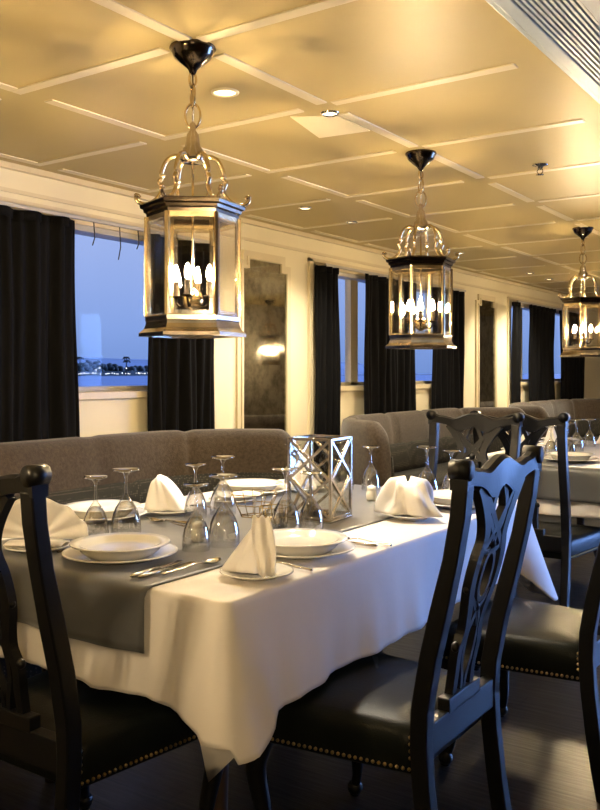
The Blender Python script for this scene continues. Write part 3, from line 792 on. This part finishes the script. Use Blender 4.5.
# goblets, stood upside down
def gob_prof(h, r):
    # z=0 rim on the table ... foot on top; thin-walled bowl
    k = h/.205; q = r/.041
    out = [(r*.98, 0), (r*.99, .022*k), (r*.95, .045*k), (r*.84, .068*k), (r*.66, .088*k), (r*.40, .106*k), (.0085*q, .118*k), (.0058, .128*k), (.0042, .155*k), (.0048, .180*k), (.012, .194*k), (r*.86, .2005*k), (r*.90, .203*k), (r*.88, .205*k), (0, .2045*k)]
    inn = [(0, .106*k), (r*.34, .102*k), (r*.62, .086*k), (r*.81, .067*k), (r*.925, .045*k), (r*.965, .022*k), (r*.955, 0.0)]
    return out, inn
def mk_gob(h, r, name):
    def f():
        t = thing(name, '', 'glass')
        out, inn = gob_prof(h, r)
        i_foot = 10
        MB().lathe(out[:8], 32).lathe(inn, 32).build('bowl', M['goblet'], t)
        MB().lathe(out[7:11], 20).build('stem', M['goblet'], t)
        MB().lathe(out[10:] , 36).build('foot', M['goblet'], t)
        return t
    return f
mk_big = mk_gob(.208, .048, 'goblet'); mk_small = mk_gob(.190, .041, 'wine_glass')
GL = [('s', -2.045, 1.865, 'upturned wine glass behind the pleated fan napkin, left of the foremost goblet'),
      ('b', -2.000, 1.950, 'upturned goblet standing behind the nearest plate, right of the smaller glass'),
      ('s', -2.040, 2.325, 'upturned wine glass at left-centre, its foot just left of a taller goblet'),
      ('b', -2.010, 2.440, 'upturned goblet at left-centre whose foot stands highest against the banquette'),
      ('s', -1.665, 1.900, 'upturned wine glass left of the peaked napkin, nearer of the overlapping pair'),
      ('b', -1.640, 1.995, 'upturned goblet left of the peaked napkin, farther of the overlapping pair'),
      ('b', -1.600, 2.255, 'upturned goblet in front of the caged tealight, left of a smaller glass'),
      ('s', -1.560, 2.340, 'upturned wine glass in front of the near corner of the crystal box'),
      ('s', -2.23, 3.20, 'upturned wine glass seen behind the left edge of the crystal box, by the banquette'),
      ('b', -1.995, 3.245, 'upturned goblet seen just right of the crystal box, left of two'),
      ('s', -1.890, 3.305, 'upturned wine glass just right of the crystal box, right of two'),
      ('b', -1.590, 3.245, 'upturned goblet behind the low folded napkin, left of two'),
      ('s', -1.520, 3.330, 'upturned wine glass between the low folded napkin and the chair back')]
for k, x, y, l in GL:
    put('gob'+k, mk_big if k == 'b' else mk_small, x, y, onz(x, y), 0, l, 'upturned glasses on the front table')

# napkins
def mk_fan():
    b = MB(); npl = 6
    def fn(u, v):
        th = PI*(.04 + .92*u); r = .012 + v*(.138 + .006*abs(math.sin(u*npl*PI)))
        pl = math.sin(u*npl*2*PI)*.5; w = .016*v
        return (-math.cos(th)*r*1.06, pl*w + .018*(1-v) - .012*v, .004 + math.sin(th)*r*.86 + .01*(1-v))
    b.grid(fn, 90, 8)
    def fn2(u, v):   # folded base lying on the plate
        x = -.085+.17*u; return (x, -.035+.075*v, .003+.010*math.sin(PI*v)*(1-.5*abs(2*u-1)))
    b.grid(fn2, 12, 6)
    return tag(b.build('fan_napkin', M['napkin'], solid=.0025), '', 'napkin')
def mk_peak(seed, hgt, rx, ry, lean, twist, npl=4, wid=.5):
    def f():
        rnd = random.Random(seed); ph = [rnd.uniform(0,6) for _ in range(4)]
        b = MB()
        def fn(u, v):
            a = 2*PI*u; q = 1-v
            pl = 1 + .34*math.sin(a*npl+ph[0]+twist*v) * (.35+.65*q) + .12*math.sin(a*(2*npl+1)+ph[1])
            prof = (.16 + .84*q**wid) if v < 1 else .12
            x = rx*prof*pl*math.cos(a) + lean[0]*v**1.4; y = ry*prof*pl*math.sin(a) + lean[1]*v**1.4
            z = hgt*v*(1 + .10*math.sin(a*2+ph[2])*v) + .004
            return (x, y, z)
        b.grid(fn, 72, 14, closeu=True)
        n = 72; m = 15
        b.f.append(tuple(i*m+14 for i in range(n))); b.sm.append(True)
        return b
    return f
RT, TW = Vector((.825, .565, 0)), Vector((-.565, .825, 0))   # across the table as the diner on the aisle side sees it
pk = MB()
def wing(u, v):      # pleated cone, wide to the left, its point leaning right
    a = 2*PI*u; q = 1-v; pl = 1 + .16*math.sin(a*4+.6)*(.3+.7*q) + .07*math.sin(a*9+1)
    c = RT*(.018*v**1.3 - .012*q) + TW*(.004)
    p = c + RT*(.066*math.cos(a)*(q**.85+.05)*pl*(1.0 if math.cos(a) < 0 else .62)) + TW*(.036*math.sin(a)*(q**.7+.10)*pl)
    return (p.x, p.y, .004 + .128*v*(1-.05*math.cos(a)*v))
pk.grid(wing, 64, 14, closeu=True)
pk.f.append(tuple(i*15+14 for i in range(64))); pk.sm.append(True)
def tail(u, v):
    p = RT*(.012 + .020*v + (u-.5)*(.030+.028*math.sin(PI*min(1, v*.8+.1)))) + TW*(-.014 - .085*v**1.3 + .008*math.sin(u*11)*(.3+v))
    return (p.x, p.y, .132*(1-v)**.75*(1-.12*v) + .010 + .004*math.sin(u*13+v*8))
pk.grid(tail, 18, 18)
put('side', mk_side, -1.335, 1.755, ZC, 0, 'small white side plate under the tall peaked napkin at the right front corner', 'side plates')
o = tag(pk.build('folded_napkin', M['napkin'], None, (-1.345, 1.765, ZC+.009), solid=.0022), 'tall peaked white napkin on the side plate at the right front of the table', 'napkin', 'folded napkins')
put('side', mk_side, -1.405, 2.745, ZR, 0, 'small white side plate under the low folded napkin near the foreground chair back', 'side plates')
lo = mk_peak(9, .118, .098, .070, (-.012, .004), 2.6, 3, .24)()
o = tag(lo.build('folded_napkin', M['napkin'], None, (-1.412, 2.750, ZR+.012), solid=.0022), 'broad brightly lit folded napkin left of the foreground chair back', 'napkin', 'folded napkins')
put('side', mk_side, -2.04, 1.642, ZR, 0, 'small white side plate under the pleated fan napkin at left', 'side plates')
FIRST['fan'] = None; del FIRST['fan']
put('fan', mk_fan, -2.05, 1.645, ZR+.014, R(30), 'large pleated fan napkin standing behind the left chair post', 'folded napkins')
put('side', mk_side, -2.175, 2.345, ZR, 0, 'small white side plate under the rounded peaked napkin before the banquette', 'side plates')
l3 = mk_peak(13, .112, .058, .078, (-.03, -.03), 1.0, 3, .55)()
o = tag(l3.build('folded_napkin', M['napkin'], None, (-2.175, 2.345, ZR+.013), solid=.0022), 'peaked white napkin at left-centre, in front of the dark dotted seat', 'napkin', 'folded napkins')
put('side', mk_side, -2.12, 3.13, ZR, 0, 'small white side plate seen through the crystal box', 'side plates')
l4 = mk_peak(17, .13, .06, .06, (0, 0), 1.4, 4, .8)()
o = tag(l4.build('folded_napkin', M['napkin'], None, (-2.12, 3.13, ZR+.013), solid=.0022), 'white napkin seen only through the crystal box', 'napkin', 'folded napkins')
for k, dz in enumerate((0, .016)):
    put('side', mk_side, -2.16+.012*k, 2.68+.02*k, ZR+dz, 0, ['lower small plate of the stack behind the wire basket', 'upper small plate of the stack behind the wire basket'][k], 'side plates')

# cutlery
def mk_spoon():
    t = thing('spoon', '', 'spoon')
    bo = MB(); bo.grid(lambda u, v: (.0, 0, 0) if False else ((-.020+.04*u)*math.sqrt(max(0, 1-(2*v-1)**2)), .03+.062*v, .003+.007*(abs(2*u-1)**2+ (2*v-1)**2)*.7), 10, 12); bo.build('bowl', M['steel'], t, solid=.0015)
    P = spline([(0, .034, .006), (0, .0, .012), (0, -.05, .008), (0, -.115, .005)], 6); MB().tube(P, [.0028]*10 + [.003 + .0004*i for i in range(len(P)-10)], 8, flat=.5).build('handle', M['steel'], t)
    return t
def mk_knife():
    t = thing('table_knife', '', 'knife')
    MB().add([(-.008,-.0,.003),(.006,0,.003),(.009,.05,.003),(.007,.1,.003),(0,.118,.003),(-.008,.1,.003),(-.008,0,.0045),(.006,0,.0045),(.008,.05,.004),(.006,.1,.004),(0,.116,.004),(-.008,.1,.005)], [(5,4,3,2,1,0),(6,7,8,9,10,11),(0,1,7,6),(1,2,8,7),(2,3,9,8),(3,4,10,9),(4,5,11,10),(5,0,6,11)], False).build('blade', M['steel'], t)
    MB().tube([(0,.004,.006),(0,-.05,.0065),(0,-.1,.007),(0,-.112,.0068)], [.005,.0072,.0085,.006], 8, flat=.62).build('handle', M['steel'], t)
    return t
def mk_fork():
    t = thing('table_fork', '', 'fork')
    h = MB()
    for k in range(4):
        x = -.0105+.007*k; h.tube([(x, .05, .006), (x, .075, .003), (x, .10, .008)], [.0022,.0018,.001], 6)
    h.add([(-.013,.03,.006),(.013,.03,.006),(.013,.052,.006),(-.013,.052,.006),(-.013,.03,.009),(.013,.03,.009),(.013,.052,.008),(-.013,.052,.008)], [(3,2,1,0),(4,5,6,7),(0,1,5,4),(1,2,6,5),(2,3,7,6),(3,0,4,7)], False)
    h.build('tines', M['steel'], t)
    P = spline([(0, .032, .008), (0, .0, .012), (0, -.05, .008), (0, -.10, .005)], 6); MB().tube(P, [.003 + .0002*i for i in range(len(P))], 8, flat=.5).build('handle', M['steel'], t)
    return t
CUT = [('knife', -1.575, 1.650, 8, 'table knife right of the nearest plate, closer of the two knives'),
       ('knife', -1.545, 1.655, 4, 'table knife right of the nearest plate, next to the spoon'),
       ('spoon', -1.510, 1.720, -4, 'shiny spoon lying by the runner edge right of the nearest plate'),
       ('fork', -1.952, 1.740, 0, 'fork half hidden between the fan napkin and the nearest plate'),
       ('spoon', -2.02, 2.16, 80, 'spoon lying in front of the left-centre peaked napkin'),
       ('knife', -2.06, 2.20, 85, 'knife lying near the left-centre peaked napkin'),
       ('fork', -1.345, 1.872, 90, 'fork between the peaked napkin and the plate at the right table edge'),
       ('knife', -1.370, 2.235, 90, 'table knife on the white cloth just past the right-edge plate'),
       ('spoon', -1.345, 2.275, 90, 'spoon on the white cloth past the right-edge plate'),
       ('fork', -2.160, 2.49, 90, 'fork lying beside the wire basket, on its banquette side'),]
MK = {'knife': mk_knife, 'spoon': mk_spoon, 'fork': mk_fork}
for k, x, y, a, l in CUT: put(k, MK[k], x, y, onz(x, y)+.0005, R(a), l, 'cutlery on the front table')

# wire basket and tealight
t = thing('wire_basket', 'hexagonal open wire basket in the middle of the white table', 'basket', (-1.880, 2.455, ZR))
b = MB(); 
for rr, zz in ((.050, .004), (.070, .045), (.092, .085)):
    b.tube([(rr*math.cos(R(60*k+10)), rr*math.sin(R(60*k+10)), zz) for k in range(6)], .0018, 6, closed=True, smooth=False)
b.build('hoops', M['brass'], t)
b = MB()
for k in range(12):
    a = R(30*k+10); f6 = math.cos(R(30)) if k % 2 else 1
    b.tube([(.050*f6*math.cos(a), .050*f6*math.sin(a), .004), (.092*f6*math.cos(a), .092*f6*math.sin(a), .085)], .0016, 6)
b.build('uprights', M['brass'], t)
b = MB().tube([(-.045,-.02,.004),(.045,.02,.004)], .0016, 6); b.tube([(-.02,.045,.004),(.02,-.045,.004)], .0016, 6); b.build('base_wires', M['brass'], t)
t = thing('tealight_holder', 'low round caged tealight holder left of the crystal box', 'candle holder', (-1.705, 2.335, ZR))
MB().lathe([(0, 0), (.044, 0), (.046, .004), (.044, .012), (0, .012)], 24).build('base', M['dark'], t)
MB().lathe([(.036, .012), (.038, .05), (.0385, .05), (.0365, .012)], 24).build('glass_cup', M['goblet'], t)
MB().lathe([(0, .012), (.020, .012), (.020, .030), (0, .031)], 16).build('candle', M['candle'], t)
b = MB()
for k in range(8): a = 2*PI*k/8; b.tube([(.045*math.cos(a), .045*math.sin(a), .008), (.048*math.cos(a), .048*math.sin(a), .066)], .0018, 6)
for zz, rr in ((.066, .048), (.036, .0465)): b.tube([(rr*math.cos(2*PI*k/24), rr*math.sin(2*PI*k/24), zz) for k in range(24)], .0018, 6, closed=True)
b.build('cage', M['brass'], t)

# crystal box lantern with crossed bars
t = thing('crystal_box', 'tall crystal box candle lantern with crossed bars, middle of the white table', 'candle lantern', (-1.668, 2.560, ZR), R(6))
S, HB = .080, .285
MB().box(-S-.006, S+.006, -S-.006, S+.006, 0, .008, .002).build('base_plate', M['chrome'], t)
for sx in (1, -1):
    for sy in (1, -1):
        MB().box(sx*S-.005, sx*S+.005, sy*S-.005, sy*S+.005, .008, HB, .0015).build('edge_post', M['silver'], t)
for z in (.012, HB-.004):
    b = MB()
    for s in (1, -1):
        b.box(-S, S, s*S-.004, s*S+.004, z-.004, z+.006, .0015); b.box(s*S-.004, s*S+.004, -S, S, z-.004, z+.006, .0015)
    b.build('rim', M['silver'], t)
for k in range(4):
    c = Matrix.Rotation(R(90*k), 4, 'Z')
    g = MB().box(-S+.005, S-.005, S-.001, S+.001, .016, HB-.008).xf(c).build('panel', M['crystal'], t)
    z0, zm, z1 = .018, .148, HB-.008
    for q0, q1 in ((z0, zm), (zm, z1)):
        b = MB()
        for s in (1, -1): b.tube([(-s*(S-.005), S+.001, q0), (s*(S-.005), S+.001, q1)], .0062, 4, smooth=False)
        b.xf(c).build('crossed_bars', M['silver'], g)
MB().box(-.03, .03, -.03, .03, .008, .012).build('candle_tray', M['chrome'], t)

# salt and pepper
def mk_pot():
    t = thing('shaker', '', 'shaker')
    MB().lathe([(0, 0), (.017, 0), (.021, .010), (.022, .028), (.018, .038), (.0165, .042), (.019, .046), (.0165, .056), (.006, .062), (0, .0625)], 24).build('body', M['china'], t)
    b = MB()
    for k in range(5): b.ball((.005*math.cos(R(72*k)), .005*math.sin(R(72*k)), .0622), .0009, 6)
    b.build('holes', M['dark'], t)
    return t
put('pot', mk_pot, -1.730, 3.030, ZR, 0, 'small white shaker just left of the low folded napkin, left of two', 'salt and pepper shakers')
put('pot', mk_pot, -1.680, 3.060, ZR, 0, 'small white shaker touching the low folded napkin, right of two', 'salt and pepper shakers')
put('pot', mk_pot, -1.745, 2.000, ZR, 0, 'small white shaker behind the overlapping pair of glasses at left-centre', 'salt and pepper shakers')

# ------------------------------------------------------------------ far table dressing (small in the picture)
for x, y, w in ((-1.80, 5.02, 'at the near end of the far table'), (-2.22, 5.45, 'on the banquette side of the far table, nearer one'), (-1.38, 5.42, 'on the aisle side of the far table, nearer one'), (-2.22, 6.15, 'on the banquette side of the far table, farther one'), (-1.38, 6.15, 'on the aisle side of the far table, farther one')):
    setting(x+.25, y, w, ZR)
NK = mk_peak(21, .15, .055, .055, (0, 0), .8, 4, .9)().build('folded_napkin', M['napkin'], None, (-1.83, 5.05, ZR+.002), solid=.002)
tag(NK, 'pointed white napkin at the left end of the far table', 'napkin', 'folded napkins')
for x, y, l in ((-1.58, 5.15, 'pointed white napkin right of the near-end plate on the far table'), (-2.16, 5.78, 'pointed white napkin midway along the banquette side of the far table'), (-1.44, 5.78, 'pointed white napkin midway along the aisle side of the far table'), (-1.95, 6.35, 'pointed white napkin at the far end of the far table')):
    dup(NK, (x+.25, y, ZR+.002), random.uniform(0, 6), l)
for i, (x, y, k) in enumerate(((-1.98, 5.22, 's'), (-1.90, 5.30, 'b'), (-1.66, 5.30, 's'), (-1.58, 5.36, 'b'), (-2.05, 5.62, 's'), (-1.97, 5.70, 'b'), (-1.62, 5.60, 's'), (-1.54, 5.66, 'b'), (-2.00, 6.10, 's'), (-1.60, 6.10, 'b'))):
    put('gob'+k, None, x+.25, y, ZR, 0, 'upturned glass among the glasses crowded on the far table at right', 'upturned glasses on the far table')

# ------------------------------------------------------------------ sky, camera, colour management
w = bpy.data.worlds.new('dusk'); SC.world = w; w.use_nodes = True
nt = w.node_tree; N = nt.nodes; L = nt.links; N.clear()
out = N.new('ShaderNodeOutputWorld'); bg = N.new('ShaderNodeBackground'); tc = N.new('ShaderNodeTexCoord'); sx = N.new('ShaderNodeSeparateXYZ')
L.new(tc.outputs['Generated'], sx.inputs['Vector'])
rp = N.new('ShaderNodeValToRGB'); cr = rp.color_ramp
cr.elements[0].position = 0; cr.elements[0].color = (.085,.14,.31,1)
cr.elements[1].position = .5; cr.elements[1].color = (.16,.20,.38,1)
e = cr.elements.new(.05); e.color = (.115,.175,.36,1)
e = cr.elements.new(.16); e.color = (.17,.22,.39,1)
L.new(sx.outputs['Z'], rp.inputs['Fac'])
# after-sunset glow on the other side of the boat (+X)
dt = N.new('ShaderNodeVectorMath'); dt.operation = 'DOT_PRODUCT'; dt.inputs[1].default_value = Vector((.32, .945, .06)).normalized()
L.new(tc.outputs['Generated'], dt.inputs[0])
mr = N.new('ShaderNodeMapRange'); mr.interpolation_type = 'SMOOTHSTEP'; mr.inputs['From Min'].default_value = .80; mr.inputs['From Max'].default_value = .98; mr.inputs['To Min'].default_value = 2.3; mr.inputs['To Max'].default_value = 150
L.new(dt.outputs['Value'], mr.inputs['Value']); L.new(mr.outputs['Result'], bg.inputs['Strength'])
mc = N.new('ShaderNodeMixRGB'); mc.inputs['Color2'].default_value = (.085,.165,.40,1)
mx = N.new('ShaderNodeMapRange'); mx.inputs['From Min'].default_value = 0; mx.inputs['From Max'].default_value = .3
L.new(sx.outputs['X'], mx.inputs['Value']); L.new(mx.outputs['Result'], mc.inputs['Fac']); L.new(rp.outputs['Color'], mc.inputs['Color1'])
L.new(mc.outputs['Color'], bg.inputs['Color']); L.new(bg.outputs[0], out.inputs['Surface'])

cam = bpy.data.cameras.new('camera'); co = bpy.data.objects.new('camera', cam); COL.objects.link(co)
F, VX, VY = 870., 896., 373.
co.location = (0, 0, 1.28); co.rotation_euler = (PI/2, 0, math.atan((VX-300)/F))
cam.sensor_fit = 'HORIZONTAL'; cam.sensor_width = 36; cam.lens = F/600*36
cam.shift_y = (VY-405)/600
cam.clip_start = .02; cam.clip_end = 5000
SC.camera = co
SC.view_settings.view_transform = 'Standard'; SC.view_settings.look = 'None'; SC.view_settings.gamma = 1; SC.view_settings.exposure = 0
SC.view_settings.use_curve_mapping = False
